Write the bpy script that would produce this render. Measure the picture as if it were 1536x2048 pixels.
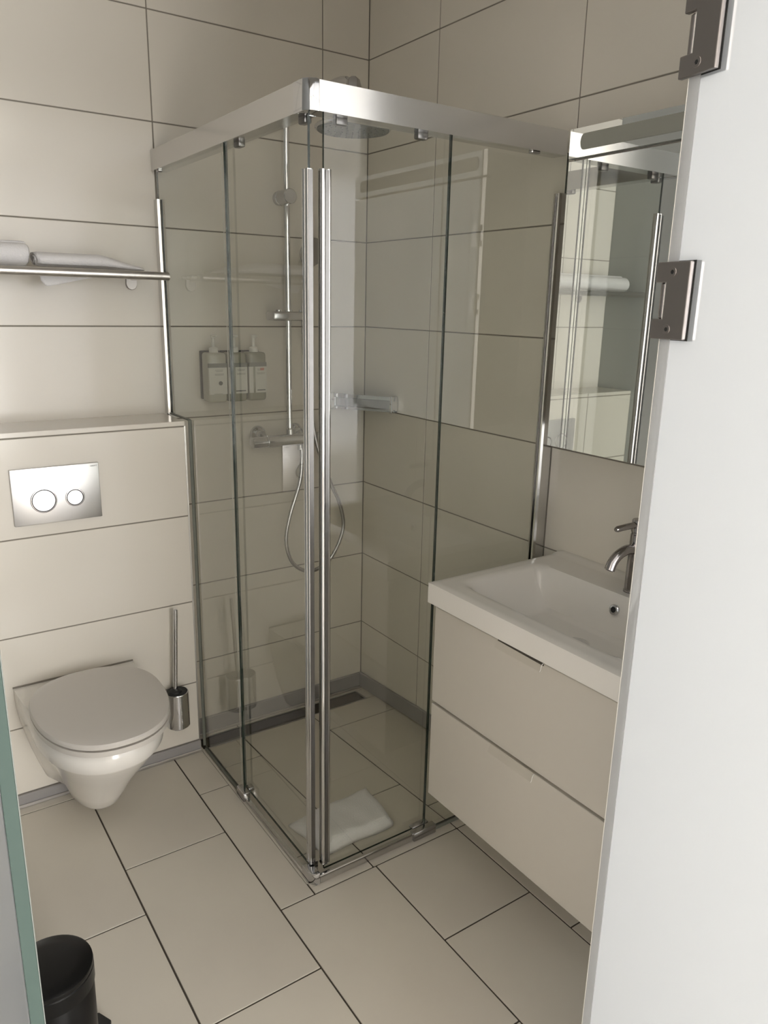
import bpy, bmesh, math, random
from mathutils import Vector, Matrix
random.seed(4)
sc = bpy.context.scene
for o in list(bpy.data.objects): bpy.data.objects.remove(o)
C = sc.collection

# ------------------------------------------------------------------ camera
W, H, F = 1536, 2048, 1517.67
yaw, pitch, roll = 0.604701, 0.265865, 0.0213981
fw = Vector((math.sin(yaw)*math.cos(pitch), math.cos(yaw)*math.cos(pitch), -math.sin(pitch)))
rt = Vector((math.cos(yaw), -math.sin(yaw), 0)); up = rt.cross(fw)
r2 = math.cos(roll)*rt + math.sin(roll)*up; u2 = -math.sin(roll)*rt + math.cos(roll)*up
cam = bpy.data.objects.new('camera', bpy.data.cameras.new('camera')); C.objects.link(cam)
cam.matrix_world = Matrix(((r2.x,u2.x,-fw.x,-1.63315),(r2.y,u2.y,-fw.y,-2.51541),(r2.z,u2.z,-fw.z,1.53461),(0,0,0,1)))
cam.data.sensor_fit = 'VERTICAL'; cam.data.sensor_height = 24.0; cam.data.lens = F/H*24.0
cam.data.clip_start = 0.02
sc.camera = cam

# ------------------------------------------------------------------ world, light, exposure
wd = bpy.data.worlds.new('sky'); sc.world = wd; wd.use_nodes = True
wd.node_tree.nodes['Background'].inputs[0].default_value = (0.75, 0.85, 1.0, 1)
wd.node_tree.nodes['Background'].inputs[1].default_value = 1.0
sc.view_settings.view_transform = 'Standard'; sc.view_settings.look = 'None'
sc.view_settings.gamma = 1.0; sc.view_settings.use_curve_mapping = False
sc.view_settings.exposure = 0.74
def area(name, loc, direction, sx, sy, power, col):
    l = bpy.data.lights.new(name, 'AREA'); l.shape = 'RECTANGLE'; l.size = sx; l.size_y = sy; l.energy = power; l.color = col
    o = bpy.data.objects.new(name, l); C.objects.link(o); o.location = loc
    o.rotation_euler = Vector(direction).to_track_quat('-Z', 'Y').to_euler(); return o
# daylight through the hotel room's window, behind the camera
area('window_daylight', (0.53, -5.12, 1.40), (0, 1, -0.03), 4.03, 2.2, 280, (1.0, 0.975, 0.945))
sc.cycles.use_denoising = True
sc.cycles.max_bounces = 14; sc.cycles.diffuse_bounces = 6; sc.cycles.glossy_bounces = 6
sc.cycles.transparent_max_bounces = 24; sc.cycles.transmission_bounces = 8
sc.cycles.caustics_reflective = False; sc.cycles.caustics_refractive = False
sc.cycles.sample_clamp_indirect = 4.0

# ------------------------------------------------------------------ materials
def mat(name, base, rough=.5, metal=0, spec=.5, noise=None, bump=None, coat=0, trans=0):
    m = bpy.data.materials.new(name); m.use_nodes = True
    nt = m.node_tree; b = nt.nodes['Principled BSDF']
    b.inputs['Base Color'].default_value = (*base, 1); b.inputs['Roughness'].default_value = rough
    b.inputs['Metallic'].default_value = metal; b.inputs['Specular IOR Level'].default_value = spec
    b.inputs['Coat Weight'].default_value = coat; b.inputs['Coat Roughness'].default_value = .05
    tc = nt.nodes.new('ShaderNodeTexCoord')
    if noise:
        sc_, amt, col2 = noise
        n = nt.nodes.new('ShaderNodeTexNoise'); n.inputs['Scale'].default_value = sc_; n.inputs['Detail'].default_value = 5
        nt.links.new(tc.outputs['Object'], n.inputs['Vector'])
        r = nt.nodes.new('ShaderNodeValToRGB'); r.color_ramp.elements[0].position = .35; r.color_ramp.elements[1].position = .7
        r.color_ramp.elements[0].color = (*base, 1)
        r.color_ramp.elements[1].color = (*[a*(1-amt)+c*amt for a, c in zip(base, col2)], 1)
        nt.links.new(n.outputs['Fac'], r.inputs['Fac']); nt.links.new(r.outputs['Color'], b.inputs['Base Color'])
    if bump:
        n = nt.nodes.new('ShaderNodeTexNoise'); n.inputs['Scale'].default_value = bump[0]; n.inputs['Detail'].default_value = 4
        nt.links.new(tc.outputs['Object'], n.inputs['Vector'])
        bp = nt.nodes.new('ShaderNodeBump'); bp.inputs['Strength'].default_value = bump[1]; bp.inputs['Distance'].default_value = bump[2]
        nt.links.new(n.outputs['Fac'], bp.inputs['Height']); nt.links.new(bp.outputs['Normal'], b.inputs['Normal'])
    return m
def glass_mat(name, tint, rough=0.0, ior=1.66):
    m = bpy.data.materials.new(name); m.use_nodes = True; nt = m.node_tree; nt.nodes.clear()
    out = nt.nodes.new('ShaderNodeOutputMaterial'); mix = nt.nodes.new('ShaderNodeMixShader')
    fr = nt.nodes.new('ShaderNodeFresnel'); fr.inputs['IOR'].default_value = ior
    tr = nt.nodes.new('ShaderNodeBsdfTransparent'); tr.inputs[0].default_value = (*tint, 1)
    gl = nt.nodes.new('ShaderNodeBsdfGlossy'); gl.inputs['Roughness'].default_value = rough; gl.inputs[0].default_value = (1, 1, 1, 1)
    geo = nt.nodes.new('ShaderNodeNewGeometry')
    # only the outward side of each face mirrors, as in a clear pane
    inv = nt.nodes.new('ShaderNodeMath'); inv.operation = 'SUBTRACT'; inv.inputs[0].default_value = 1
    mul = nt.nodes.new('ShaderNodeMath'); mul.operation = 'MULTIPLY'
    nt.links.new(geo.outputs['Backfacing'], inv.inputs[1]); nt.links.new(inv.outputs[0], mul.inputs[0]); nt.links.new(fr.outputs[0], mul.inputs[1])
    nt.links.new(mul.outputs[0], mix.inputs[0]); nt.links.new(tr.outputs[0], mix.inputs[1]); nt.links.new(gl.outputs[0], mix.inputs[2])
    nt.links.new(mix.outputs[0], out.inputs[0]); return m
def frosted_mat(name, col, tcol, trans=.6, gloss=.02, fwd=.52):
    m = bpy.data.materials.new(name); m.use_nodes = True; nt = m.node_tree; nt.nodes.clear()
    out = nt.nodes.new('ShaderNodeOutputMaterial')
    d = nt.nodes.new('ShaderNodeBsdfDiffuse'); d.inputs[0].default_value = (*col, 1)
    t = nt.nodes.new('ShaderNodeBsdfTranslucent'); t.inputs[0].default_value = (*tcol, 1)
    g = nt.nodes.new('ShaderNodeBsdfGlossy'); g.inputs['Roughness'].default_value = .55
    a = nt.nodes.new('ShaderNodeMixShader'); a.inputs[0].default_value = trans
    b = nt.nodes.new('ShaderNodeMixShader'); b.inputs[0].default_value = gloss
    # satin glass scatters mostly forwards: part of the passing light keeps its direction
    f = nt.nodes.new('ShaderNodeBsdfRefraction'); f.inputs['Roughness'].default_value = .55; f.inputs['IOR'].default_value = 1.05
    f.inputs[0].default_value = (.97, .97, .97, 1)
    k = nt.nodes.new('ShaderNodeMixShader'); k.inputs[0].default_value = fwd
    nt.links.new(t.outputs[0], k.inputs[1]); nt.links.new(f.outputs[0], k.inputs[2])
    nt.links.new(d.outputs[0], a.inputs[1]); nt.links.new(k.outputs[0], a.inputs[2])
    nt.links.new(a.outputs[0], b.inputs[1]); nt.links.new(g.outputs[0], b.inputs[2]); nt.links.new(b.outputs[0], out.inputs[0]); return m

TILE = mat('wall_tile_glaze', (.76, .715, .635), .16, noise=(1.2, .35, (.745, .70, .63)), bump=(3.5, .10, .004))
FTILE = mat('floor_tile_matt', (.66, .615, .53), .34, spec=.45, noise=(2.2, .5, (.57, .52, .455)), bump=(60, .05, .001))
GROUT = mat('wall_grout', (.25, .225, .19), .9)
FGROUT = mat('floor_grout', (.060, .048, .036), .9)
COVE = mat('grey_skirting_tile', (.32, .305, .295), .4, noise=(8, .4, (.32, .31, .31)))
STEEL = mat('brushed_steel', (.55, .53, .51), .3, 1)
CHROME = mat('chrome', (.62, .62, .63), .07, 1)
DCHROME = mat('satin_chrome', (.46, .45, .45), .18, 1)
ALU = mat('polished_aluminium', (.62, .615, .605), .16, 1)
BARDARK = mat('bar_seal_and_reflection', (.17, .165, .16), .22, 1)
BARCHROME = mat('bar_chrome', (.56, .555, .55), .07, 1)
HINGE = mat('hinge_nickel', (.30, .275, .265), .32, 1)
DARKSTEEL = mat('drain_steel', (.20, .19, .18), .38, .8)
CERAMIC = mat('white_ceramic', (.80, .77, .72), .12, spec=.5)
PLASTIC = mat('toilet_seat_plastic', (.60, .565, .52), .3)
LACQ = mat('white_lacquer', (.60, .56, .495), .32)
BLACK = mat('black_enamel', (.004, .004, .004), .30, spec=.22)
RUBBER = mat('black_rubber', (.012, .012, .012), .6)
SEALW = mat('pale_seal', (.80, .78, .73), .4)
SEAL = mat('grey_green_seal', (.16, .165, .14), .5)
TOWEL = mat('white_terry', (.88, .86, .86), .95, spec=.1, bump=(260, .5, .004))
MIRROR = mat('mirror', (.86, .88, .87), .012, 1)
TABSTEEL = mat('matt_steel', (.40, .38, .365), .42, .85)
ROLLER = mat('roller_dark_chrome', (.16, .155, .15), .3, 1)
LAMP = mat('frosted_lamp_diffuser', (.30, .30, .26), .45)
GPAINT = mat('grey_blue_paint', (.50, .515, .51), .7, noise=(5, .3, (.48, .495, .49)))
WPAINT = mat('white_paint', (.86, .84, .81), .8, noise=(3, .3, (.84, .82, .79)))
WOOD = mat('pale_floor_covering', (.56, .53, .49), .7, noise=(6, .4, (.51, .48, .44)))
GLASS = glass_mat('shower_glass', (.955, .963, .945))
GEDGE = mat('glass_edge_green', (.012, .022, .016), .15)
FROST = frosted_mat('satin_glass', (.24, .25, .255), (.61, .63, .645), .83)
FEDGE = mat('satin_glass_edge', (.040, .058, .051), .5, spec=.1)
FBAND = frosted_mat('satin_glass_bevel', (.66, .67, .675), (.75, .76, .77), .60)
BRIGHT = mat('polished_glass_arris', (.12, .13, .12), .5, spec=.1)
WHITE = mat('white_plastic', (.80, .79, .74), .35)
BOTTLE = mat('tinted_bottle', (.46, .45, .37), .2)
BOTTLE2 = mat('dark_bottle', (.27, .265, .20), .2)
PAPER = mat('bottle_label', (.66, .65, .59), .6)
PRINT = mat('label_print', (.10, .10, .10), .7)
PRINTL = mat('label_print_pale', (.36, .35, .31), .7)
PRINTR = mat('label_print_red', (.50, .20, .15), .7)
BAND = mat('bottle_band', (.14, .14, .12), .5)
SHADE = mat('painted_grip_shade', (.05, .04, .03), .8)
HOLE = mat('dark_hole', (.004, .004, .004), .8)
ACRYL = mat('acrylic_end_glint', (.86, .84, .80), .08)
HEADGREY = mat('shower_head_face', (.22, .235, .23), .4, noise=(70, .7, (.30, .31, .30)))

# ------------------------------------------------------------------ builders
ROOT = {}
def tag(o, label=None, cat=None, group=None, kind=None):
    if label: o['label'] = label
    if cat: o['category'] = cat
    if group: o['group'] = group
    if kind: o['kind'] = kind
    return o
def thing(name, loc, label, cat, group=None, kind=None):
    o = bpy.data.objects.new(name, None); C.objects.link(o); o.location = loc; o.empty_display_size = .05
    ROOT[o] = Vector(loc); return tag(o, label, cat, group, kind)
def finish(name, bm, material, parent=None, smooth=False, mats=None):
    me = bpy.data.meshes.new(name)
    bmesh.ops.recalc_face_normals(bm, faces=bm.faces[:])
    for f in bm.faces: f.smooth = bool(smooth)
    bm.to_mesh(me); bm.free()
    for m in (mats or [material]): me.materials.append(m)
    o = bpy.data.objects.new(name, me); C.objects.link(o)
    if smooth == 'auto':
        me.set_sharp_from_angle(angle=math.radians(35))
    if parent is not None:
        r = ROOT.get(parent, Vector()); me.transform(Matrix.Translation(-r)); o.parent = parent; ROOT[o] = r
        if parent.type == 'MESH': ROOT[o] = r
    else: ROOT[o] = Vector()
    return o
def bm_box(bm, lo, hi, bev=0, seg=1):
    r = bmesh.ops.create_cube(bm, size=1)
    s = [h-l for l, h in zip(lo, hi)]; c = [(h+l)/2 for l, h in zip(lo, hi)]
    bmesh.ops.scale(bm, vec=s, verts=r['verts']); bmesh.ops.translate(bm, vec=c, verts=r['verts'])
    if bev:
        es = list({e for v in r['verts'] for e in v.link_edges})
        bmesh.ops.bevel(bm, geom=es, offset=bev, segments=seg, profile=.5, affect='EDGES')
def box(name, m, lo, hi, bev=0, parent=None, seg=1):
    bm = bmesh.new(); bm_box(bm, lo, hi, bev, seg); return finish(name, bm, m, parent, smooth='auto' if bev and seg > 1 else False)
def frame(d):
    d = Vector(d).normalized(); a = Vector((0, 0, 1)) if abs(d.z) < .9 else Vector((1, 0, 0))
    x = a.cross(d).normalized(); return x, d.cross(x), d
def bm_lathe(bm, p0, axis, prof, n=32, cap=True):
    """prof: (distance along axis, radius)"""
    x, y, d = frame(axis); p0 = Vector(p0); rings = []
    for t, r in prof:
        rings.append([bm.verts.new(p0+d*t+(x*math.cos(2*math.pi*i/n)+y*math.sin(2*math.pi*i/n))*r) for i in range(n)])
    for a, b in zip(rings, rings[1:]):
        for i in range(n): bm.faces.new((a[i], a[(i+1) % n], b[(i+1) % n], b[i]))
    if cap: bm.faces.new(rings[0][::-1]); bm.faces.new(rings[-1])
def lathe(name, m, p0, axis, prof, parent=None, n=32, cap=True):
    bm = bmesh.new(); bm_lathe(bm, p0, axis, prof, n, cap); return finish(name, bm, m, parent, 'auto')
def cyl(name, m, a, b, r, parent=None, n=24, bev=.0015):
    a, b = Vector(a), Vector(b); L = (b-a).length; bev = min(bev, L*.3, r*.5)
    return lathe(name, m, a, b-a, [(0, r-bev), (bev, r), (L-bev, r), (L, r-bev)], parent, n)
def bm_tube(bm, pts, rads, n=12, cap=True):
    pts = [Vector(p) for p in pts]
    if not isinstance(rads, (list, tuple)): rads = [rads]*len(pts)
    rings = []; x = None
    for i, p in enumerate(pts):
        d = (pts[min(i+1, len(pts)-1)]-pts[max(i-1, 0)]).normalized()
        if x is None: x = frame(d)[0]
        else: x = (x-d*x.dot(d)).normalized()
        y = d.cross(x)
        rings.append([bm.verts.new(p+(x*math.cos(2*math.pi*k/n)+y*math.sin(2*math.pi*k/n))*rads[i]) for k in range(n)])
    for a, b in zip(rings, rings[1:]):
        for i in range(n): bm.faces.new((a[i], a[(i+1) % n], b[(i+1) % n], b[i]))
    if cap: bm.faces.new(rings[0][::-1]); bm.faces.new(rings[-1])
def tube(name, m, pts, r, parent=None, n=12, cap=True):
    bm = bmesh.new(); bm_tube(bm, pts, r, n, cap); return finish(name, bm, m, parent, 'auto')
def spline(cps, n=12):
    P = [Vector(c) for c in cps]; P = [2*P[0]-P[1]]+P+[2*P[-1]-P[-2]]; out = []
    for i in range(1, len(P)-2):
        a, b, c, d = P[i-1:i+3]
        for k in range(n):
            t = k/n
            out.append(.5*((2*b)+(c-a)*t+(2*a-5*b+4*c-d)*t*t+(3*b-a-3*c+d)*t**3))
    out.append(P[-2]); return out
def prism(name, m, poly, axis, lo, hi, parent=None, bev=0, seg=2, smooth=False, mats=None, edge_mat=False):
    """poly: 2-D outline in the two other axes (in x,y,z order); extruded along axis"""
    bm = bmesh.new()
    def P(a, b, t): return {'x': (t, a, b), 'y': (a, t, b), 'z': (a, b, t)}[axis]
    A = [bm.verts.new(P(a, b, lo)) for a, b in poly]; B = [bm.verts.new(P(a, b, hi)) for a, b in poly]; n = len(poly)
    f0 = bm.faces.new(A); f1 = bm.faces.new(B[::-1]); sides = []
    for i in range(n): sides.append(bm.faces.new((A[i], B[i], B[(i+1) % n], A[(i+1) % n])))
    if edge_mat:
        for f in sides: f.material_index = 1
    if bev:
        es = list(set(f0.edges[:]+f1.edges[:])); bmesh.ops.bevel(bm, geom=es, offset=bev, segments=seg, profile=.5, affect='EDGES')
    return finish(name, bm, m, parent, smooth or ('auto' if bev else False), mats)
def disc(name, m, c, axis, r, t, parent=None, n=32): return cyl(name, m, Vector(c), Vector(c)+Vector(axis).normalized()*t, r, parent, n, .0005)
_tiles = {}
def tile(parent, lo, hi, m, bev=.0009):
    """a tile between two corners; alike tiles share one mesh"""
    d = tuple(round(h-l, 4) for l, h in zip(lo, hi)); c = Vector([(l+h)/2 for l, h in zip(lo, hi)])
    k = (d, m.name)
    if k not in _tiles:
        bm = bmesh.new(); bm_box(bm, [-x/2 for x in d], [x/2 for x in d], bev)
        me = bpy.data.meshes.new('tile'); bm.to_mesh(me); bm.free(); me.materials.append(m); _tiles[k] = me
    o = bpy.data.objects.new('tile', _tiles[k]); C.objects.link(o); o.parent = parent
    o.location = c-ROOT.get(parent, Vector()); return o
G = .0019   # half a wall joint

# ------------------------------------------------------------------ the setting: tiled bathroom
CEIL = 2.72
XL, YF = -1.70, -1.95           # left wall, glass front
rows = [0.2355+0.304455*k for k in range(0, 9)]
def grid_cells(edges): return list(zip(edges, edges[1:]))
wb = box('wall_back', GROUT, (XL-.1, .0016, -.12), (.1, .12, CEIL)); tag(wb, 'cream tiled wall behind the toilet and the shower', 'wall', kind='structure')
zr = [-.075]+rows
for z0, z1 in grid_cells(zr):
    for x0, x1 in grid_cells([XL, -1.3875, -.7875, -.1875, 0]):
        tile(wb, (x0+G, 0, z0+G), (x1-G, .008, min(z1, CEIL)-G), TILE)
wr = box('wall_right', GROUT, (.0016, YF-.05, -.12), (.12, .0016, CEIL)); tag(wr, 'cream tiled wall behind the vanity and the shower', 'wall', kind='structure')
for z0, z1 in grid_cells(zr):
    for y0, y1 in grid_cells([-1.95, -1.6, -1.0, -.3998, 0]):
        tile(wr, (0, y0+G, z0+G), (.008, y1-G, min(z1, CEIL)-G), TILE)
wl = box('wall_left', GPAINT, (XL-.1, YF, -.12), (XL, .0016, CEIL)); tag(wl, 'plain grey painted wall seen only in the cabinet mirror', 'wall', kind='structure')
ce = box('ceiling', WPAINT, (-3.2, -5.25, CEIL), (2.6, .12, CEIL+.1)); tag(ce, 'white ceiling above the bathroom', 'ceiling', kind='structure')

# floor: grout bed and tiles, the shower corner falls towards the drain
SX, SY = -.800, -1.022
def fall(y): return -.07*(y+.99)/.99 if y > -.99 else 0.0
fl = finish('floor', (lambda b: (bm_box(b, (XL-.05, YF-.02, -.2), (SX, 0, -.0025)), bm_box(b, (SX, YF-.02, -.2), (0, SY, -.0025)), b)[-1])(bmesh.new()), FGROUT)
tag(fl, 'large beige floor tiles with thin dark joints', 'floor', kind='structure')
FG = .0024
def ftile(x0, x1, y0, y1):
    if x1-x0 > .01 and y1-y0 > .01: tile(fl, (x0+FG, y0+FG, -.012), (x1-FG, y1-FG, 0), FTILE, .0006)
def column(x0, x1, js, ya=YF-.02, yb=-.2):
    e = [ya]+[j for j in sorted(js) if ya < j < yb]+[yb]
    for a, b in grid_cells(e): ftile(x0, x1, a, b)
column(XL, -1.50, [-.35, -.93, -1.51]); column(-1.50, -1.20, [-.25, -.845, -1.42])
column(-1.20, -.903, [-.657, -1.236, -1.81])
column(-.903, SX, [-.447, SY], ya=SY); column(-.903, -.603, [-1.60], yb=SY)
column(-.603, -.306, [-1.333, -1.91], yb=SY); column(-.306, 0, [-1.48], yb=SY)
# narrow strip of cut tiles in front of the shower sill and the sloping tiles inside
def slope_tile(x0, x1, y0, y1):
    if y1-y0 < .01 or x1-x0 < .01: return
    bm = bmesh.new(); bm_box(bm, (x0+FG, y0+FG, -.012), (x1-FG, y1-FG, 0), .0006)
    for v in bm.verts: v.co.z += fall(v.co.y)
    return finish('tile', bm, FTILE, fl)
bm = bmesh.new()
vs = [bm.verts.new((x, y, fall(y)-.0028)) for x, y in ((SX, SY), (0, SY), (0, -.99), (SX, -.99), (0, 0), (SX, 0))]
bm.faces.new((vs[0], vs[1], vs[2], vs[3])); bm.faces.new((vs[3], vs[2], vs[4], vs[5]))
finish('shower_screed', bm, FGROUT, fl)
DY0, DY1, DX0, DX1 = -.118, -.030, -.775, -.045
for x0, x1 in ((SX, -.611), (-.611, -.306), (-.306, 0)): ftile(x0, x1, SY, -.975)
for x0, x1, js in ((SX, -.605, [-.86, -.28]), (-.605, -.308, [-.728]), (-.308, 0, [-.8805, -.264])):
    e = [-.975]+js+[DY0]
    for a, b in grid_cells(e): slope_tile(x0, x1, a, b)
for x0, x1 in grid_cells([SX, -.585, -.285, 0]): slope_tile(x0, x1, DY1, 0)
slope_tile(DX1, 0, DY0, DY1); slope_tile(SX, DX0, DY0, DY1)
box('step_edge', FTILE, (SX-.001, -.975, -.08), (SX+.006, 0, -.0006), 0, fl)

# skirting strips
def skirt(name, lo, hi, lab, lip):
    o = box(name, COVE, lo, hi, .002); tag(o, lab, 'baseboard', kind='structure'); box('steel_lip', STEEL, *lip, .001, o); return o
skirt('baseboard_back', (SX+.006, -.011, -.068), (0, 0, .0), 'grey tile skirting at the back of the shower', ((SX+.006, -.0165, -.070), (0, -.011, -.060)))
bm = bmesh.new(); bm_box(bm, (-.011, -.972, -.066), (0, 0, .0), .002)
for v in bm.verts: v.co.z += fall(v.co.y)+.07
o = finish('baseboard_right', bm, COVE); tag(o, 'grey tile skirting rising along the right shower wall', 'baseboard', kind='structure')
box('baseboard_right_2', COVE, (-.011, YF, 0), (0, -1.03, .055), .002); tag(bpy.data.objects['baseboard_right_2'], 'grey tile skirting under the vanity', 'baseboard', kind='structure')

# ------------------------------------------------------------------ cistern box with tiles
BX0, BX1, BY = XL, -.803, -.2
cb = box('wall_cistern_box', GROUT, (BX0, BY+.0016, -.1), (BX1-.0016, 0, 1.160)); tag(cb, 'half-height tiled box holding the cistern behind the toilet', 'wall', kind='structure')
for z0, z1 in grid_cells([.04, .264, .562, .861, 1.1535]):
    for x0, x1 in grid_cells([XL, -1.403, BX1]): tile(cb, (x0+G, BY, z0+G), (x1-(G if x1 < -1 else 0), BY+.008, z1-G), TILE)
for x0, x1 in grid_cells([XL, -1.403, BX1]): tile(cb, (x0+G, BY, 1.1555), (x1-(G if x1 < -1 else 0), -.001, 1.170), TILE)
for z0, z1 in grid_cells([-.075, .2355, .54, .8445, 1.149]): tile(cb, (BX1-.008, BY+.009, z0+G), (BX1+.0005, -G, z1-G), TILE)
box('corner_trim', STEEL, (BX1-.004, BY-.0008, .04), (BX1+.001, BY+.003, 1.155), 0, cb)
skirt('baseboard_box', (XL, BY-.010, 0), (BX1, BY+.001, .040), 'grey tile skirting along the foot of the cistern box', ((XL, BY-.016, 0), (BX1, BY-.010, .010)))

# ------------------------------------------------------------------ glass front, door and hinges
wf = box('wall_front', WPAINT, (-3.2, YF-.06, 2.42), (.12, YF+.06, CEIL)); tag(wf, 'satin glass front of the bathroom beside the open door', 'wall', kind='structure')
box('glass_panel', FROST, (-.852, YF-.005, .012), (0, YF+.005, 2.42), .001, wf)
box('glass_panel', FROST, (XL-.9, YF-.005, .0), (-1.5865, YF+.005, 2.42), .001, wf)
box('glass_edge', FEDGE, (-1.5865, YF-.0052, .0), (-1.5762, YF+.0052, 2.42), .0004, wf)
box('glass_arris', BRIGHT, (-1.5762, YF-.0052, 0), (-1.5754, YF-.004, 2.42), 0, wf)
HX, HY = -.858, YF-.004
ld = Vector((-.19, -.982, 0)).normalized(); ln = Vector((-ld.y*-1, -ld.x, 0))   # along the leaf, and out of its camera side
ln = Vector((ld.y, -ld.x, 0)).normalized()
if ln.x > 0: ln = -ln
Mleaf = Matrix(((ld.x, ln.x, 0, HX), (ld.y, ln.y, 0, HY), (0, 0, 1, 0), (0, 0, 0, 1)))
door = thing('door_1', (HX, HY, 0), 'open door of white satin glass filling the right edge', 'door', kind='structure')
door.matrix_world = Mleaf
def dpart(name, m, lo, hi, bev, parent, seg=1):
    bm = bmesh.new(); bm_box(bm, lo, hi, bev, seg); ROOT[parent] = Vector()
    return finish(name, bm, m, parent, 'auto' if seg > 1 else False)
leaf = dpart('leaf', FROST, (.0, -.004, .012), (.70, .004, 2.30), .0012, door)
dpart('polished_edge', SEALW, (-.0012, -.0035, .012), (.0004, .0045, 2.30), 0, door)
dpart('edge_seal', FBAND, (.0004, .004, .012), (.016, .0048, 2.30), 0, door)
def hinge(zc):
    z0, z1 = zc-.042, zc+.042
    bm = bmesh.new()
    poly = [(-.011, z0), (.040, z0), (.040, z1), (-.011, z1), (-.011, zc+.020), (.006, zc+.020), (.006, zc-.020), (-.011, zc-.020)]
    for y0, y1 in ((.004, .0105), (-.0105, -.004)):
        A = [bm.verts.new((a, y0, b)) for a, b in poly]; B = [bm.verts.new((a, y1, b)) for a, b in poly]
        fs = [bm.faces.new(A), bm.faces.new(B[::-1])]+[bm.faces.new((A[i], B[i], B[(i+1) % 8], A[(i+1) % 8])) for i in range(8)]
    h = finish('hinge', bm, HINGE, door)
    bv = h.modifiers.new('bevel', 'BEVEL'); bv.width = .0012; bv.segments = 2
    ROOT[h] = Vector()
    cyl('hinge_pin', HINGE, (-.004, 0, zc-.020), (-.004, 0, zc+.020), .0055, h)
    for dz in (-.031, .031):
        s = disc('screw', HINGE, (.015, .0105, zc+dz), (0, 1, 0), .0055, .0008, h, 20)
        disc('screw_socket', HOLE, (.015, .0112, zc+dz), (0, 1, 0), .0025, .0004, h, 6)
    dpart('gasket', RUBBER, (.0, -.0042, zc-.043), (.0418, .0042, zc+.043), 0, h)
hinge(1.546); hinge(1.816); hinge(.25)

# ------------------------------------------------------------------ hotel room behind the camera (lit by its window)
o = box('floor_hall', WOOD, (-3.2, -5.25, -.2), (2.6, YF-.022, -.003)); tag(o, 'pale floor of the room in front of the bathroom', 'floor', kind='structure')
o = box('wall_hall_left', WPAINT, (-3.3, -5.25, -.1), (-3.2, YF, CEIL)); tag(o, 'white wall on the left of the room outside', 'wall', kind='structure')
o = box('wall_hall_far', WPAINT, (.12, YF-.01, -.1), (2.7, YF+.09, CEIL)); tag(o, 'white wall beside the bathroom front', 'wall', kind='structure')
o = box('wall_hall_right', WPAINT, (2.6, -5.25, -.1), (2.7, YF, CEIL)); tag(o, 'white wall on the right of the room outside', 'wall', kind='structure')
bm = bmesh.new(); WX0, WX1 = -1.52, 2.58
for lo, hi in (((-3.3, -5.25, -.1), (WX0, -5.15, CEIL)), ((WX1, -5.25, -.1), (2.72, -5.15, CEIL)), ((WX0, -5.25, 2.53), (WX1, -5.15, CEIL)), ((WX0, -5.25, -.1), (WX1, -5.15, .28))):
    bm_box(bm, lo, hi)
o = finish('wall_hall_rear', bm, WPAINT); tag(o, 'white window wall behind the camera', 'wall', kind='structure')
bm = bmesh.new()
for lo, hi in (((WX0, -5.22, .28), (WX0+.05, -5.16, 2.53)), ((WX1-.05, -5.22, .28), (WX1, -5.16, 2.53)), ((.505, -5.22, .28), (.555, -5.16, 2.53)), ((WX0, -5.22, .28), (WX1, -5.16, .33)), ((WX0, -5.22, 2.48), (WX1, -5.16, 2.53))):
    bm_box(bm, lo, hi, .004)
o = finish('window_1', bm, WHITE); tag(o, 'wide window of the room behind the camera', 'window', kind='structure')

# ------------------------------------------------------------------ shower enclosure
se = thing('shower_enclosure', (-.79, -.99, 0), 'square corner shower cabin of clear glass with chrome rails and sliding doors', 'shower')
GX, GY = -.788, -.989           # fixed panes' outer planes
GT = .006
RZ0, RZ1 = 1.921, 1.980
# fixed panes (the left one is cut round the cistern box)
prism('fixed_pane', GLASS, [(-.010, 1.172), (-.010, RZ0+.01), (-.536, RZ0+.01), (-.536, .012), (BY-.004, .012), (BY-.004, 1.172)], 'x', GX, GX+GT, se, mats=[GLASS, GEDGE], edge_mat=True)
prism('fixed_pane', GLASS, [(-.405, .012), (-.405, RZ0+.01), (-.010, RZ0+.01), (-.010, .012)], 'y', GY, GY+GT, se, mats=[GLASS, GEDGE], edge_mat=True)
# sliding doors inside the fixed panes
d1 = prism('sliding_door', GLASS, [(-.510, .020), (-.510, RZ0+.01), (-.951, RZ0+.01), (-.951, .020)], 'x', GX+.016, GX+.016+GT, se, mats=[GLASS, GEDGE], edge_mat=True)
d2 = prism('sliding_door', GLASS, [(-.744, .020), (-.744, RZ0+.01), (-.397, RZ0+.01), (-.397, .020)], 'y', GY+.016, GY+.016+GT, se, mats=[GLASS, GEDGE], edge_mat=True)
def fluted(w, d, k=6):
    """plan of a fluted bar: w wide, d deep, outer face at -d/2"""
    pts = []
    def arc(cx, cy, r, a0, a1, n=5): pts.extend((cx+r*math.cos(math.radians(a0+(a1-a0)*i/n)), cy+r*math.sin(math.radians(a0+(a1-a0)*i/n))) for i in range(n+1))
    r = w/4
    for c in (-r, r):
        for i in range(11):
            q = math.radians(180+180*i/10); pts.append((c+r*.93*math.cos(q), -d/2+r*.75+r*.75*math.sin(q)))
    h = w/2; arc(h-.003, d/2-.003, .003, 0, 90, 3); arc(-h+.003, d/2-.003, .003, 90, 180, 3)
    return pts
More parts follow.
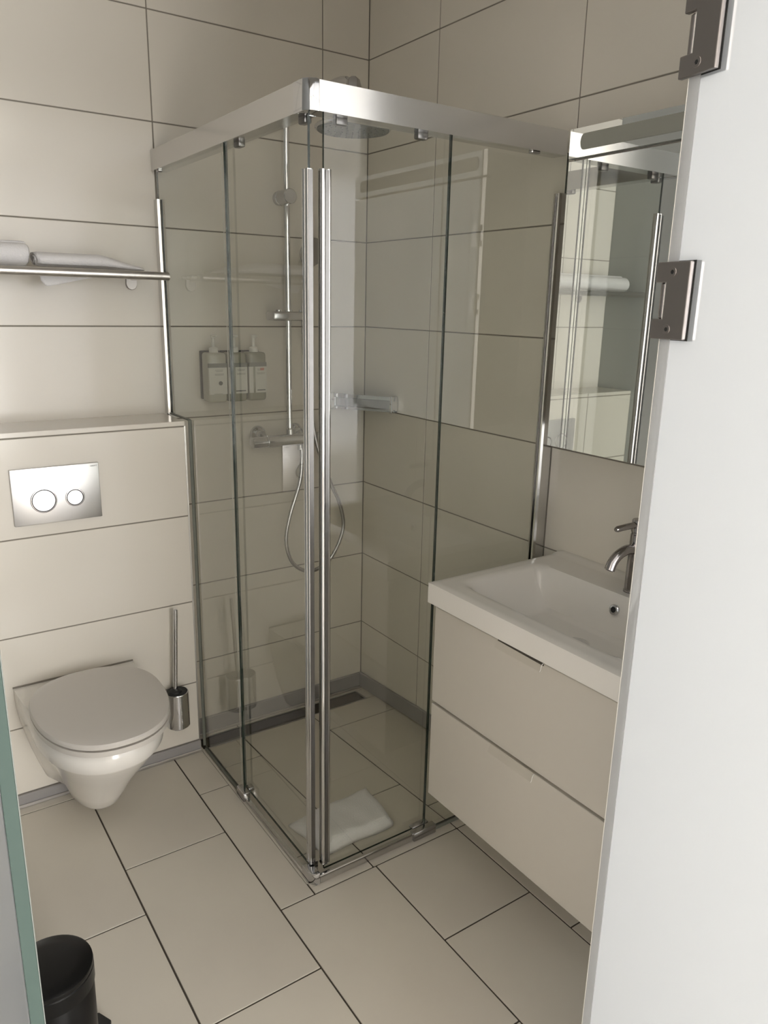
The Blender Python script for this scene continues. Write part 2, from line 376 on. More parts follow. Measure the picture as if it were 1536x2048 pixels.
def bar(parent, cx, cy, rot, z0, z1, w=.027, d=.017):
    c, s = math.cos(rot), math.sin(rot)
    pl = [(cx+a*c-b*s, cy+a*s+b*c) for a, b in fluted(w, d)]
    h = prism('handle_bar', BARCHROME, pl, 'z', z0, z1, parent, smooth='auto')
    k = [(w/2-.0008, -d/2+.0035), (w/2+.0009, -d/2+.0035), (w/2+.0009, d/2-.002), (w/2-.0008, d/2-.002)] if rot else [(-.0030, -d/2-.0002), (.0062, -d/2-.0002), (.0062, -d/2+.006), (-.0030, -d/2+.006)]
    prism('dark_seal_and_reflection', BARDARK, [(cx+a*c-b*s, cy+a*s+b*c) for a, b in k], 'z', z0+.001, z1-.002, parent)  # end seal on the left bar; on the right a painted dark reflection
    g = prism('rubber_seal', RUBBER, [(cx+a*c-b*s, cy+a*s+b*c) for a, b in ((-.006, -d/2+.004), (.006, -d/2+.004), (.006, d/2-.004), (-.006, d/2-.004))], 'z', z0-.006, z0, parent)
    return h
bar(d1, -.772, -.948, -math.pi/2, .040, 1.816)
bar(d2, -.740, -.970, 0, .040, 1.816)
# top rails with a rounded corner cap
def rail(axis, a, b):
    if axis == 'x': pl = [(-.800, RZ0), (-.752, RZ0), (-.752, RZ1), (-.800, RZ1)]; return prism('top_rail', ALU, pl, 'y', a, b, se, bev=.0015, seg=1)
    pl = [(-1.001, RZ0), (-.953, RZ0), (-.953, RZ1), (-1.001, RZ1)]; return prism('top_rail', ALU, pl, 'x', a, b, se, bev=.0015, seg=1)
rail('x', -.944, -.001); rail('y', -.772, -.030)
def cap(z0, z1, m, name, off=0.0, r=.022):
    o_, i_ = (-.8015-off, -1.0025-off), (-.752, -.953); ex = -.772; ey = -.944
    pl = [(o_[0], ey)]
    for k in range(9):
        a = math.radians(180+90*k/8); pl.append((o_[0]+r+r*math.cos(a), o_[1]+r+r*math.sin(a)))
    pl += [(ex, o_[1]), (ex, i_[1]), (i_[0], i_[1]), (i_[0], ey)]
    return prism(name, m, pl, 'z', z0, z1, se, bev=.0015, seg=2)
cap(RZ0-.001, RZ1+.001, CHROME, 'corner_cap')
cap(.001, .036, CHROME, 'corner_foot', -.004, .026)
for lo, hi in (((-.776, -.605, RZ0-.012), (-.757, -.572, RZ0+.002)), ((-.776, -.945, RZ0-.014), (-.757, -.915, RZ0+.002)), ((-.715, -.976, RZ0-.014), (-.685, -.957, RZ0+.002)), ((-.496, -.976, RZ0-.014), (-.466, -.957, RZ0+.002))):
    box('roller', ROLLER, lo, hi, .004, se, 2)
box('rail_plug', DCHROME, (-.795, -.050, RZ0-.006), (-.780, -.030, RZ0+.001), .002, se); box('rail_plug', DCHROME, (-.150, -.995, RZ0-.006), (-.120, -.98, RZ0+.001), .002, se)
# wall profiles
def channel(name, axis, z0, z1):
    if axis == 'x': pl = [(-.797, -.001), (-.797, -.032), (-.790, -.034), (-.790, -.010), (-.781, -.010), (-.781, -.034), (-.774, -.032), (-.774, -.001)]
    else: pl = [(-.001, -1.000), (-.036, -1.000), (-.042, -.996), (-.042, -.990), (-.012, -.990), (-.012, -.981), (-.042, -.981), (-.040, -.974), (-.001, -.974)]
    return prism(name, ALU, pl, 'z', z0, z1, se)
channel('wall_profile', 'x', 1.171, 1.838); channel('wall_profile', 'y', .010, 1.830)
# bottom sills, clips and seals
box('sill', ALU, (-.794, -.952, .0005), (-.780, -.525, .012), .002, se)
box('sill', ALU, (-.772, -.998, .0005), (-.405, -.986, .026), .002, se)
box('seal_strip', SEAL, (-.7925, -.525, .000), (-.784, BY-.017, .012), .001, se)
box('seal_strip', SEAL, (-.405, -.9935, .000), (-.012, -.985, .012), .001, se)
box('seal_strip', SEAL, (-.793, BY-.0045, .012), (-.7835, BY+.0, 1.171), .001, se)
box('seal_strip', SEAL, (-.793, BY-.0045, 1.1705), (-.7835, -.034, 1.175), .001, se)
box('seal_strip', SEALW, (GX+.0065, -.5070, .02), (GX+.0085, -.5050, RZ0), .0005, se)
def clip(lo, hi):
    c = box('guide_clip', DCHROME, lo, hi, .003, se, 2); return c
clip((-.800, -.560, .0005), (-.776, -.505, .030)); clip((-.455, -1.004, .0005), (-.372, -.982, .030))
box('guide_clip', DCHROME, (-.772, -.540, .014), (-.752, -.515, .028), .003, se, 2)
box('guide_clip', DCHROME, (-.445, -.982, .022), (-.385, -.962, .032), .003, se, 2)

# ------------------------------------------------------------------ shower drain
dr = thing('shower_drain', (-.41, -.07, -.065), 'long dark steel channel drain in the shower floor', 'drain')
def sl_box(name, m, lo, hi, parent):
    bm = bmesh.new(); bm_box(bm, lo, hi, .0006)
    for v in bm.verts: v.co.z += fall(v.co.y)
    return finish(name, bm, m, parent)
sl_box('channel', HOLE, (DX0+.001, DY0+.001, -.030), (DX1-.001, DY1-.001, -.014), dr)
for lo, hi in (((DX0, DY0, -.03), (DX1, DY0+.004, .0005)), ((DX0, DY1-.004, -.03), (DX1, DY1, .0005)), ((DX0, DY0+.004, -.03), (DX0+.005, DY1-.004, .0005)), ((DX1-.005, DY0+.004, -.03), (DX1, DY1-.004, .0005))):
    sl_box('frame_bar', STEEL, lo, hi, dr)
sl_box('cover', DARKSTEEL, (DX0+.012, DY0+.012, -.012), (DX1-.012, DY1-.012, -.003), dr)

# ------------------------------------------------------------------ shower column
RX, RY = -.356, -.048
sh = thing('shower_column', (RX, 0, 1.05), 'chrome shower column with thermostat, round rain head and hand shower', 'shower')
lathe('mixer', CHROME, (-.515, -.060, 1.053), (1, 0, 0), [(0, .016), (.003, .0215), (.055, .0215), (.057, .0195), (.061, .0195), (.063, .0225), (.235, .0225), (.237, .0195), (.241, .0195), (.243, .0215), (.297, .0215), (.300, .016)], sh)
for x in (-.462, -.312):
    lathe('wall_union', CHROME, (x, -.001, 1.075), (0, -1, 0), [(0, .030), (.006, .030), (.014, .026), (.022, .017), (.040, .015)], sh)
    cyl('union_nut', CHROME, (x, -.030, 1.073), (x, -.060, 1.053), .014, sh)
R = spline([(RX, RY-.010, 1.068), (RX, RY, 1.12), (RX, RY, 1.6), (RX, RY, 2.10), (RX, RY-.015, 2.145), (RX, RY-.055, 2.165), (RX, -.25, 2.165), (RX, -.40, 2.165), (RX, -.455, 2.145), (RX, -.468, 2.11), (RX, -.468, 2.06)], 10)
tube('riser_pipe', CHROME, R, .0105, sh, 16)
lathe('pipe_nut', CHROME, (RX, RY-.006, 1.070), (0, 0, 1), [(0, .012), (.004, .015), (.022, .015), (.026, .012)], sh, 12)
lathe('arm_elbow', DCHROME, (RX, -.468, 2.048), (0, 0, 1), [(0, .030), (.02, .028), (.05, .024), (.085, .024), (.105, .018), (.113, .008)], sh)
br = lathe('wall_bracket', DCHROME, (RX-.006, -.001, 1.880), (0, -1, 0), [(0, .024), (.020, .0245), (.022, .022), (.026, .022), (.028, .0245), (.085, .0245), (.088, .022)], sh)
hd = lathe('rain_head', CHROME, (RX, -.468, 2.022), (0, 0, 1), [(0, .108), (.003, .1115), (.008, .1115), (.012, .108), (.020, .05), (.030, .03)], sh, 48)
lathe('spray_face', HEADGREY, (RX, -.468, 2.0195), (0, 0, 1), [(0, .104), (.0026, .105)], hd, 48)
bm = bmesh.new()
for k in range(1, 6):
    n = 6*k
    for i in range(n):
        a = 2*math.pi*i/n; bm_lathe(bm, (RX+.018*k*math.cos(a), -.468+.018*k*math.sin(a), 2.0175), (0, 0, 1), [(0, .0016), (.0025, .0026)], 6)
tag(finish('nozzles', bm, HEADGREY, hd), kind='stuff')
sld = box('slider', DCHROME, (RX-.080, RY-.048, 1.476), (RX+.075, RY+.016, 1.507), .008, sh, 3)
disc('slider_knob', DCHROME, (RX-.045, RY-.016, 1.507), (0, 0, 1), .010, .005, sld); 
disc('slider_collar', CHROME, (RX, RY, 1.507), (0, 0, 1), .016, .005, sld); disc('slider_collar', CHROME, (RX+.05, RY-.02, 1.507), (0, 0, 1), .016, .006, sld)
HS = Vector((RX+.050, RY-.022, 1.43))
tube('hand_shower', DCHROME, spline([HS, HS+Vector((0, -.004, .08)), HS+Vector((.004, -.016, .17)), HS+Vector((.008, -.03, .235))], 6), [.009+.004*i/18 for i in range(19)], sh, 14)
hh = lathe('hand_shower_head', DCHROME, HS+Vector((.010, -.040, .275)), (.15, -.95, -.35), [(-.022, .012), (-.016, .030), (-.004, .046), (.004, .050), (.008, .048)], sh, 28)
hose = spline([(-.318, -.062, 1.030), (-.318, -.070, 1.000), (-.335, -.085, .90), (-.385, -.10, .78), (-.405, -.105, .68), (-.375, -.105, .59), (-.300, -.105, .548), (-.215, -.105, .585), (-.160, -.105, .69), (-.172, -.105, .79), (-.215, -.10, .89), (-.262, -.092, 1.02), (-.290, -.085, 1.17), (-.302, -.078, 1.30), (HS.x, HS.y, 1.40), (HS.x, HS.y, 1.432)], 12)
rad = [.0068+(.0007 if i % 2 else 0) for i in range(len(hose))]
tube('hose', DCHROME, hose, rad, sh, 12)
disc('hose_nut', CHROME, (-.318, -.061, 1.014), (0, 0, 1), .0115, .022, sh, 12)

# ------------------------------------------------------------------ corner basket
bk = thing('corner_basket', (-.02, -.02, 1.15), 'chrome corner soap basket on the back corner of the shower', 'basket')
A, B = Vector((-.150, -.012)), Vector((-.012, -.226))
dv = (B-A).normalized(); nv = Vector((dv.y, -dv.x))
if nv.x > 0: nv = -nv
def fbar(name, m, z0, z1, t, off=0, a=0.0, b=1.0):
    p, q = A+(B-A)*a, A+(B-A)*b
    return prism(name, m, [tuple(p+nv*off), tuple(q+nv*off), tuple(q+nv*(off+t)), tuple(p+nv*(off+t))], 'z', z0, z1, bk, bev=.001, seg=1)
fbar('front_bar', CHROME, 1.194, 1.210, .006); fbar('front_bar', CHROME, 1.152, 1.162, .006)
fbar('front_plate', DCHROME, 1.162, 1.194, .003, -.004, 0, .93)
box('side_plate', CHROME, (-.028, -.226, 1.150), (-.0005, -.212, 1.212), .002, bk); box('side_plate', CHROME, (-.165, -.020, 1.152), (-.149, -.0005, 1.210), .002, bk)
prism('tray', DCHROME, [(-.150, -.002), tuple(A), tuple(B), (-.002, -.226), (-.002, -.002)], 'z', 1.152, 1.157, bk)

# ------------------------------------------------------------------ soap dispensers
def dispenser(x, label, first, red):
    t = thing('soap_dispenser', (x, -.048, 1.205), label, 'dispenser', 'soap bottles on the shower wall')
    y0, y1, hw = -.078, -.014, .034
    def rr(hw, a, b, r):
        pts = []
        for cx, cy, s in ((x+hw-r, b-r, 0), (x-hw+r, b-r, 90), (x-hw+r, a+r, 180), (x+hw-r, a+r, 270)):
            for k in range(5): q = math.radians(s+22.5*k); pts.append((cx+r*math.cos(q), cy+r*math.sin(q)))
        return pts
    b = prism('bottle', BOTTLE if first else BOTTLE2, rr(hw, y0, y1, .014), 'z', 1.205, 1.370, t, bev=.010, seg=3)
    prism('label', PAPER, [(x-hw*.93, y0-.0012), (x+hw*.93, y0-.0012), (x+hw*.93, y0+.012), (x-hw*.93, y0+.012)], 'z', 1.233, 1.322, t) if first else \
        prism('label', PAPER, [(x-hw*.30, y0-.0012), (x+hw*.96, y0-.0012), (x+hw*.96, y0+.012), (x-hw*.30, y0+.012)], 'z', 1.233, 1.322, t)
    if not first: prism('side_label', PAPER, [(x-hw*.97, y0-.0008), (x-hw*.52, y0-.0008), (x-hw*.52, y0+.012), (x-hw*.97, y0+.012)], 'z', 1.233, 1.322, t)
    prism('dark_band', BAND, [(x-hw*.95, y0-.001), (x+hw*.95, y0-.001), (x+hw*.95, y0+.012), (x-hw*.95, y0+.012)], 'z', 1.322, 1.336, t)
    bm = bmesh.new(); cx = x+.004 if first else x+.010
    for z, w in ((1.313, .014), (1.309, .012), (1.300, .016), (1.2965, .015)): bm_box(bm, (cx-w, y0-.0019, z), (cx+w, y0-.0011, z+.0016))
    if first: bm_box(bm, (x-.016, y0-.0019, 1.2335), (x+.014, y0-.0011, 1.2355))
    tag(finish('small_print', bm, PRINTL, t), kind='stuff')
    if first:
        o = lathe('emblem', PRINT, (x+.008, y0-.0012, 1.270), (0, -1, 0), [(0, .007), (.0008, .007)], t, 16)
    else: box('dark_stripe', PRINT, (x-.004 if red else x-hw*.3, y0-.0020, 1.240), (x+.026, y0-.0011, 1.2435), 0, t)
    if red: box('red_print', PRINTR, (x+.008, y0-.0020, 1.309), (x+.022, y0-.0011, 1.317), 0, t)
    lathe('pump', WHITE, (x, -.046, 1.364), (0, 0, 1), [(0, .0155), (.019, .0155), (.022, .013), (.024, .006), (.052, .0055), (.054, .008), (.062, .008), (.064, .005)], t, 20)
    box('spout', WHITE, (x-.005, -.074, 1.421), (x+.005, -.044, 1.428), .002, t)
    box('holder', BLACK, (x-.0345, -.013, 1.212), (x+.0345, -.001, 1.374), .002, t)
dispenser(-.6365, 'pump bottle with a wide pale label, nearest the toilet of the three', True, False)
dispenser(-.5635, 'middle pump bottle half hidden by the sliding door edge', False, False)
dispenser(-.4905, 'pump bottle with red print, nearest the shower pipe', False, True)

# ------------------------------------------------------------------ bath mat on the shower floor
def soft(name, m, corners, thick, label, cat, nx=26, ny=18, seed=1, fold=None, base=None):
    """a folded cloth: quad footprint, rounded edge all round, softly uneven"""
    rnd = random.Random(seed); ph = [rnd.uniform(0, 6.3) for _ in range(6)]
    P = [Vector(c) for c in corners]; bm = bmesh.new(); top = []; bot = []
    for j in range(ny+1):
        v = j/ny; rt_, rb = [], []
        for i in range(nx+1):
            u = i/nx; q = P[0]*(1-u)*(1-v)+P[1]*u*(1-v)+P[2]*u*v+P[3]*(1-u)*v
            e = min(u, 1-u)*nx*.35; f = min(v, 1-v)*ny*.35; k = min(1, e)*min(1, f); k = k*(2-k)
            th = thick*(.35+.65*k**.5)+.0025*math.sin(9*u+ph[0])*math.sin(7*v+ph[1])+.0012*math.sin(23*u+ph[2]+5*v)
            if fold: th *= fold(u, v)
            wob = Vector((.003*math.sin(8*v+ph[3]), .003*math.sin(9*u+ph[4]), 0))
            zb = base(q) if base else 0
            rt_.append(bm.verts.new((q.x+wob.x, q.y+wob.y, q.z+zb+max(th, .002)))); rb.append(bm.verts.new((q.x+wob.x, q.y+wob.y, q.z+zb)))
        top.append(rt_); bot.append(rb)
    for j in range(ny):
        for i in range(nx):
            bm.faces.new((top[j][i], top[j][i+1], top[j+1][i+1], top[j+1][i])); bm.faces.new((bot[j][i], bot[j+1][i], bot[j+1][i+1], bot[j][i+1]))
    ring = [(0, i) for i in range(nx)]+[(j, nx) for j in range(ny)]+[(ny, i) for i in range(nx, 0, -1)]+[(j, 0) for j in range(ny, 0, -1)]
    for (a, b), (c, d) in zip(ring, ring[1:]+ring[:1]): bm.faces.new((bot[a][b], bot[c][d], top[c][d], top[a][b]))
    o = finish(name, bm, m, None, True); return tag(o, label, cat)
soft('bath_mat', TOWEL, [(-.700, -.905, 0), (-.458, -.905, 0), (-.418, -.690, 0), (-.720, -.715, 0)], .032, 'folded white bath mat lying on the shower floor', 'bath mat',
     seed=3, fold=lambda u, v: 1.15-.45*v, base=lambda q: fall(q.y)+.0012)

# ------------------------------------------------------------------ wall-hung toilet
TX = -1.188
wc = thing('toilet', (TX, BY, 0), 'white wall-hung toilet with closed lid below the flush plate', 'toilet')
def ring_pts(w, yf, wb, cx, n=40):
    a = min(.27, (-yf+BY)*.62); yc = yf+a; pts = []
    for k in range(n+1):
        s = math.pi*k/n; e = 2/2.25
        pts.append((cx+w*math.copysign(abs(math.cos(s))**e, math.cos(s)), yc-a*math.sin(s)**e))
    m = 8; left = []; right = []
    for k in range(1, m+1):
        t = k/m; sm = t*t*(3-2*t); ww = w+(wb-w)*sm; yy = yc+(BY-.0005-yc)*t
        left.append((cx-ww, yy)); right.append((cx+ww, yy))
    return right[::-1]+pts+left
bm = bmesh.new(); rings = []
for z, w, yf, wb in [(.066, .052, -.430, .085), (.070, .066, -.450, .100), (.085, .076, -.468, .115), (.13, .090, -.505, .130), (.19, .108, -.555, .148), (.25, .130, -.612, .162), (.30, .151, -.660, .172), (.335, .165, -.692, .176), (.345, .170, -.700, .177), (.375, .172, -.704, .178), (.393, .168, -.698, .178), (.4005, .162, -.690, .178)]:
    rings.append([bm.verts.new((x, y, z)) for x, y in ring_pts(w, yf, wb, TX-.006)])
for a, b in zip(rings, rings[1:]):
    n = len(a)
    for i in range(n): bm.faces.new((a[i], a[(i+1) % n], b[(i+1) % n], b[i]))
bm.faces.new(rings[0][::-1]); bm.faces.new(rings[-1])
finish('bowl', bm, CERAMIC, wc, 'auto')
def oval(w, cy, bf, bb, cx=TX, n=64):
    pts = []
    for k in range(n):
        s = 2*math.pi*k/n; c, q = math.cos(s), math.sin(s); e = 2/2.3
        pts.append((cx+w*math.copysign(abs(c)**e, c), cy+(bb if q > 0 else bf)*math.copysign(abs(q)**e, q)))
    return pts
prism('seat', PLASTIC, oval(.1785, -.455, .271, .185), 'z', .4070, .4215, wc, bev=.004, seg=3)
bm = bmesh.new(); rs = []
for z, s in ((.4265, .99), (.4275, 1.0), (.436, 1.0), (.4405, .985), (.4425, .94), (.444, .85), (.445, .6), (.4455, .3)):
    rs.append([bm.verts.new((TX+(x-TX)*s, -.455+(y+.455)*s, z)) for x, y in oval(.179, -.455, .271, .188)])
for a, b in zip(rs, rs[1:]):
    for i in range(64): bm.faces.new((a[i], a[(i+1) % 64], b[(i+1) % 64], b[i]))
bm.faces.new(rs[0][::-1]); bm.faces.new(rs[-1])
finish('lid', bm, PLASTIC, wc, 'auto')
box('hinge_block', PLASTIC, (TX-.10, -.300, .403), (TX+.10, -.262, .425), .006, wc, 3)
box('silicone_joint', GROUT, (TX-.186, BY-.0022, .400), (TX+.172, BY-.0002, .4055), 0, wc)

# flush plate
fp = thing('flush_plate', (-1.198, BY, .985), 'chrome flush plate with two round buttons above the toilet', 'flush plate')
PLATE = mat('flush_plate_chrome', (.68, .67, .665), .34, 1)
box('plate', PLATE, (-1.320, BY-.0095, .9), (-1.077, BY-.0002, 1.066), .002, fp, 2)
for x, r in ((-1.237, .036), (-1.151, .027)):
    lathe('button_ring', DCHROME, (x, BY-.0090, .969), (0, -1, 0), [(0, r), (.003, r), (.0035, r-.0012), (.0035, r-.003), (.0015, r-.0035)], fp, 48, False)
    lathe('button_gap', HOLE, (x, BY-.0094, .969), (0, -1, 0), [(0, r-.0025), (.0006, r-.0025)], fp, 48)
    lathe('button', PLATE, (x, BY-.0094, .969), (0, -1, 0), [(0, r-.0055), (.0030, r-.0055)], fp, 48)
cu = bpy.data.curves.new('maker_mark', 'FONT'); cu.body = 'GEBERIT'; cu.size = .0052; cu.extrude = .0002; cu.align_x = 'RIGHT'
to = bpy.data.objects.new('tmp', cu); C.objects.link(to); bpy.context.view_layer.update()
me = bpy.data.meshes.new_from_object(to.evaluated_get(bpy.context.evaluated_depsgraph_get())); bpy.data.objects.remove(to)
me.transform(Matrix.Translation(Vector((-1.082, BY-.0098, 1.056))-ROOT[fp]) @ Matrix.Rotation(math.pi/2, 4, 'X')); me.materials.append(PRINT)
o = bpy.data.objects.new('maker_mark', me); C.objects.link(o); o.parent = fp

# toilet brush on the wall
tb = thing('toilet_brush', (-.893, -.255, .15), 'chrome toilet brush in a wall-mounted holder beside the toilet', 'brush')
lathe('holder', CHROME, (-.895, -.255, .152), (0, 0, 1), [(0, .034), (.004, .038), (.125, .038), (.127, .0365), (.127, .035), (.118, .0348)], tb, 36, False)
lathe('holder_base', CHROME, (-.895, -.255, .1525), (0, 0, 1), [(0, .034), (.002, .034)], tb, 36)
lathe('inner_cup', RUBBER, (-.895, -.255, .158), (0, 0, 1), [(0, .034), (.122, .0345)], tb, 36)
lathe('brush_lid', RUBBER, (-.899, -.255, .277), (0, 0, 1), [(0, .022), (.006, .020), (.012, .010)], tb, 24)
cyl('brush_handle', CHROME, (-.899, -.255, .280), (-.884, -.255, .570), .0062, tb, 20, .002)
box('wall_mount', CHROME, (-.906, -.222, .20), (-.884, BY-.0003, .23), .002, tb)

# ------------------------------------------------------------------ towel shelf and towels
ts = thing('towel_shelf', (-1.26, 0, 1.6), 'steel wall shelf of round bars holding white towels above the cistern box', 'shelf')
SZ = 1.6035
cyl('front_rail', STEEL, (-1.69, -.225, SZ), (-.838, -.225, SZ), .0115, ts)
for y in (-.180, -.135, -.090, -.045): cyl('cross_bar', STEEL, (-1.69, y, SZ+.003), (-.842, y, SZ+.003), .006, ts)
for x in (-.885, -1.50):
    tab = [(x+.0165*math.cos(math.radians(180+180*k/10)), SZ-.022+.0165*math.sin(math.radians(180+180*k/10))) for k in range(11)]+[(x+.0165, SZ+.008), (x-.0165, SZ+.008)]
    prism('bracket', TABSTEEL, tab, 'y', -.012, -.0005, ts, bev=.0015, seg=1)
    box('bracket_arm', STEEL, (x-.004, -.226, SZ-.009), (x+.004, -.008, SZ+.004), .001, ts)
def sm01(t):
    t = max(0, min(1, t)); return t*t*(3-2*t)
def roll(name, x0, x1, yc, r, label):
    """rolled towel: spiral section swept along x with soft ends"""
    bm = bmesh.new(); n = 90; turns = 3.2; sec = []
    for k in range(n+1):
        a = 2*math.pi*turns*k/n; rr = r*(.25+.75*k/n); sec.append((rr*math.cos(a), rr*math.sin(a)*.86))
    xs = [x0, x0+.004, x0+.012]+[x0+.012+(x1-x0-.024)*i/6 for i in range(1, 6)]+[x1-.012, x1-.004, x1]
    ks = [.90, .97, 1]+[1.0]*5+[1, .97, .90]; rows_ = []
    for x, k in zip(xs, ks):
        w = 1+.02*math.sin(40*x); rows_.append([bm.verts.new((x+.004*math.sin(i*.3), yc+y*k*w, SZ+.0095+r*.86+z*k*w)) for i, (y, z) in enumerate(sec)])
    for a, b in zip(rows_, rows_[1:]):
        for i in range(n): bm.faces.new((a[i], a[i+1], b[i+1], b[i]))
    o = finish(name, bm, TOWEL, None, True)
    sd = o.modifiers.new('pile', 'SOLIDIFY'); sd.thickness = r*.16; sd.offset = -1
    return tag(o, label, 'towel', 'towels on the steel shelf')
roll('towel', -1.66, -1.206, -.130, .043, 'thicker rolled white towel at the outer end of the steel shelf')
# second towel: loosely rolled, flattened, its free corner hanging between the bars
bm = bmesh.new(); n = 96; secs = []; turns = 2.6
for i in range(25):
    t = i/24; x = -1.190+.295*t; f = 1-.62*sm01((t-.55)/.45); e = min(1, .86+4*t, .80+6*(1-t))
    ry, rz = .056*(1-.18*t)*e, .0235*f*e; row = []
    for k in range(n+1):
        a = 2*math.pi*turns*k/n; q = .3+.7*k/n
        row.append(bm.verts.new((x+.003*math.sin(k*.21), -.135+ry*q*math.cos(a), SZ+.0105+.0235*f+rz*q*math.sin(a)*(1+.04*math.sin(5*t+2*a)))))
    secs.append(row)
for a, b in zip(secs, secs[1:]):
    for k in range(n): bm.faces.new((a[k], a[k+1], b[k+1], b[k]))
o = finish('towel', bm, TOWEL, None, True); tag(o, 'flatter crumpled white towel with a corner drooping below the shelf rail', 'towel', 'towels on the steel shelf')
sd = o.modifiers.new('pile', 'SOLIDIFY'); sd.thickness = .004; sd.offset = -1
fo = []
bm = bmesh.new()
for i in range(19):
    t = i/18; x = -1.183+.20*t; drop = max(.002, (.044*(1-t)**1.1 if t > .08 else .044*(.55+5.6*t)))
    col = []
    for k in range(7):
        s = k/6; col.append(bm.verts.new((x+.004*s, -.1575-.004*math.sin(2.2*s), SZ+.012-(drop+.010)*s)))
    fo.append(col)
for a, b in zip(fo, fo[1:]):
    for k in range(6): bm.faces.new((a[k], a[k+1], b[k+1], b[k]))
c = finish('drooping_corner', bm, TOWEL, o, True); sd = c.modifiers.new('pile', 'SOLIDIFY'); sd.thickness = .006

# ------------------------------------------------------------------ pedal bin
pb = thing('pedal_bin', (-1.475, -1.160, 0), 'small black pedal bin on the floor by the glass front', 'bin')
bx, by = -1.475, -1.160
lathe('body', BLACK, (bx, by, .002), (0, 0, 1), [(0, .072), (.004, .076), (.010, .077), (.212, .079), (.214, .078)], pb, 48)
lathe('rim_band', BLACK, (bx, by, .216), (0, 0, 1), [(0, .078), (.001, .081), (.034, .081), (.036, .079)], pb, 48)
lathe('lid', BLACK, (bx, by, .252), (0, 0, 1), [(0, .0795), (.003, .081), (.010, .080), (.014, .074), (.016, .05), (.017, .02), (.0172, .004)], pb, 48)
pd = Vector((.89, .455, 0)).normalized(); pn = Vector((-pd.y, pd.x, 0)); c0 = Vector((bx, by, 0))+pd*.074
prism('pedal', RUBBER, [tuple((c0+pd*a+pn*b)[:2]) for a, b in ((0, -.024), (.034, -.026), (.042, -.018), (.042, .018), (.034, .026), (0, .024))], 'z', .012, .026, pb, bev=.004, seg=2)
lathe('base_ring', RUBBER, (bx, by, .0003), (0, 0, 1), [(0, .078), (.012, .080), (.016, .078)], pb, 48)

# ------------------------------------------------------------------ vanity: drawer unit, basin, tap
VY1, VY0 = -1.066, -1.696
va = thing('vanity_unit', (-.24, -1.38, .224), 'white wall-hung two-drawer unit under the basin', 'cabinet')
box('carcass', LACQ, (-.452, VY0+.018, .226), (-.002, VY1-.018, .735), .001, va)
def drawer(z0, z1):
    d = box('drawer_front', LACQ, (-.472, VY0+.014, z0), (-.4535, VY1-.014, z1), .0012, va)
    # clear plastic grip: a curved lip clipped on the top edge
    c, half = -1.392, .074; bm = bmesh.new()
    prof = [(-.4545, z1+.0016), (-.470, z1+.0018), (-.4765, z1+.0002), (-.4795, z1-.006), (-.4805, z1-.013), (-.4835, z1-.0165)]
    A_ = [[bm.verts.new((x, y, z)) for x, z in prof] for y in (c-half, c+half)]
    for i in range(len(prof)-1): bm.faces.new((A_[0][i], A_[0][i+1], A_[1][i+1], A_[1][i]))
    finish('drawer_grip', bm, glass_acryl, d, True)
    if z1 > .7: prism('grip_shade', SHADE, [(c+half, z1+.0003), (c+half, z1-.0022), (c-half, z1-.0055), (c-half, z1+.0003)], 'x', -.4724, -.466, d)  # shade under the basin edge, painted as a tapering dark wedge
    bm = bmesh.new(); bm_tube(bm, [(x-.0008, c-half, z) for x, z in prof[1:]], .0011, 6); finish('grip_end_glint', bm, ACRYL, d, True)  # near end of the lip, its glint built in as a pale tube
    return d
glass_acryl = glass_mat('clear_acrylic', (.97, .965, .95), .05)
drawer(.5115, .7815); drawer(.2240, .5030)
# basin
bs = thing('wash_basin', (-.24, -1.38, .79), 'white ceramic basin with a shallow rectangular bowl on the drawer unit', 'basin')
bm = bmesh.new(); NX, NY = 44, 56; BXF, BXB = -.487, -.001; top = []
def sm(t): t = max(0, min(1, t)); return t*t*(3-2*t)
def bowl(x, y):
    return .105*sm((x+.432)/.075)*sm((-.136-x)/.036)*sm((y+1.655)/.075)*sm((-1.110-y)/.080)
for j in range(NY+1):
    y = VY0+(VY1-VY0)*j/NY; top.append([])
    for i in range(NX+1):
        x = BXF+(BXB-BXF)*i/NX; e = min(x-BXF, y-VY0, VY1-y); r = .004
        z = .850-bowl(x, y)-(.0035*(1-min(1, e/.006))**2)
        z += .006*sm((x+.030)/.012)
        top[-1].append(bm.verts.new((x, y, z)))
for j in range(NY):
    for i in range(NX): bm.faces.new((top[j][i], top[j][i+1], top[j+1][i+1], top[j+1][i]))
ring = [top[0][i] for i in range(NX)]+[top[j][NX] for j in range(NY)]+[top[NY][i] for i in range(NX, 0, -1)]+[top[j][0] for j in range(NY, 0, -1)]
low = [bm.verts.new((v.co.x, v.co.y, .7925)) for v in ring]
for k in range(len(ring)): bm.faces.new((ring[k], low[k], low[(k+1) % len(ring)], ring[(k+1) % len(ring)]))
lw2 = [bm.verts.new((max(-.440, min(-.010, v.co.x)), max(VY0+.03, min(VY1-.03, v.co.y)), .7915)) for v in low]
for k in range(len(ring)): bm.faces.new((low[k], lw2[k], lw2[(k+1) % len(ring)], low[(k+1) % len(ring)]))
finish('basin_body', bm, CERAMIC, bs, 'auto')
oc = Vector((-.1555, -1.394, .815)); on = Vector((-.96, 0, .28))
ov = lathe('overflow_ring', CHROME, oc-on.normalized()*.004, on, [(0, .0135), (.006, .0135), (.0075, .0115), (.0075, .0075), (.003, .007)], bs, 28, False)
lathe('overflow_hole', HOLE, oc-on.normalized()*.001, on, [(0, .0078), (.001, .0078)], bs, 24)
lathe('waste_plug', CHROME, (-.27, -1.381, .7455), (0, 0, 1), [(0, .032), (.003, .032), (.005, .026)], bs, 28)
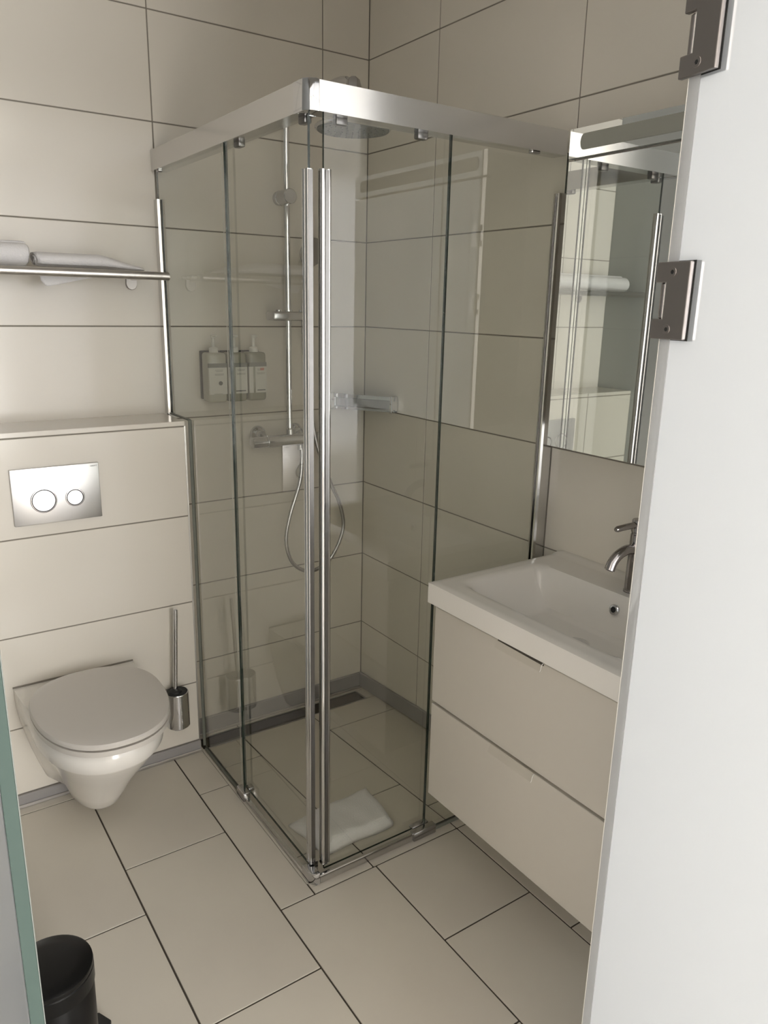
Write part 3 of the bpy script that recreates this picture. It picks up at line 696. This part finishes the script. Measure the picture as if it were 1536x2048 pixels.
fa = thing('basin_tap', (-.092, -1.378, .85), 'dark chrome single-lever tap at the back of the basin', 'tap')
TAP = mat('tap_chrome', (.36, .34, .335), .12, 1)
FX, FY = -.092, -1.391
lathe('tap_body', TAP, (FX, FY, .8503), (0, 0, 1), [(0, .0205), (.003, .0205), (.005, .0185), (.150, .0165), (.152, .0150), (.156, .0150), (.158, .0165), (.186, .0165), (.189, .0145)], fa, 28)
sp = spline([(FX-.008, FY, .962), (FX-.035, FY, .966), (FX-.065, FY, .958), (FX-.085, FY, .942), (FX-.094, FY, .924)], 8)
s = tube('spout', TAP, sp, [.0125]*len(sp), fa, 20)
lathe('spout_mouth', HOLE, Vector((FX-.0942, FY, .9232)), (-.45, 0, -.9), [(0, .0092), (.0008, .0092)], fa, 20)
tube('lever', TAP, [(FX, FY, 1.026), (FX-.045, FY, 1.027), (FX-.080, FY, 1.026), (FX-.086, FY, 1.0255)], [.0085, .0078, .0075, .005], fa, 16)

# ------------------------------------------------------------------ mirror cabinet with lamp
mc = thing('mirror_cabinet', (-.08, -1.45, 1.19), 'mirror cabinet with a frosted lamp strip on top, above the basin', 'cabinet')
MX, MY1, MY0 = -.165, -1.136, -1.766
box('body', LACQ, (MX+.018, MY0+.002, 1.195), (-.001, MY1-.002, 1.940), .001, mc)
MSIDE = mat('mirror_edge', (.55, .57, .54), .2)
def mdoor(y0, y1, z0, z1, name):
    bm = bmesh.new(); bm_box(bm, (MX, y0, z0), (MX+.016, y1, z1))
    for f in bm.faces: f.material_index = 0 if abs(f.calc_center_median().x-MX) < 1e-5 else 1
    return finish(name, bm, None, mc, mats=[MIRROR, MSIDE])
mdoor(MY1-.055, MY1, 1.190, 1.873, 'mirror_door'); mdoor(MY0, MY1-.0575, 1.190, 1.873, 'mirror_door')
lp = mdoor(MY0, MY1+.002, 1.880, 1.944, 'lamp_panel')
zc, hh_ = 1.9125, .0175; pts = []
for k in range(9): a = math.radians(-90+180*k/8); pts.append((MY1-.032-hh_*.6+hh_*.6*math.cos(a), zc+hh_*math.sin(a)))
for k in range(9): a = math.radians(90+180*k/8); pts.append((MY0+.032+hh_*.6+hh_*.6*math.cos(a), zc+hh_*math.sin(a)))
prism('lamp_diffuser', LAMP, pts, 'x', MX-.0015, MX+.004, lp)
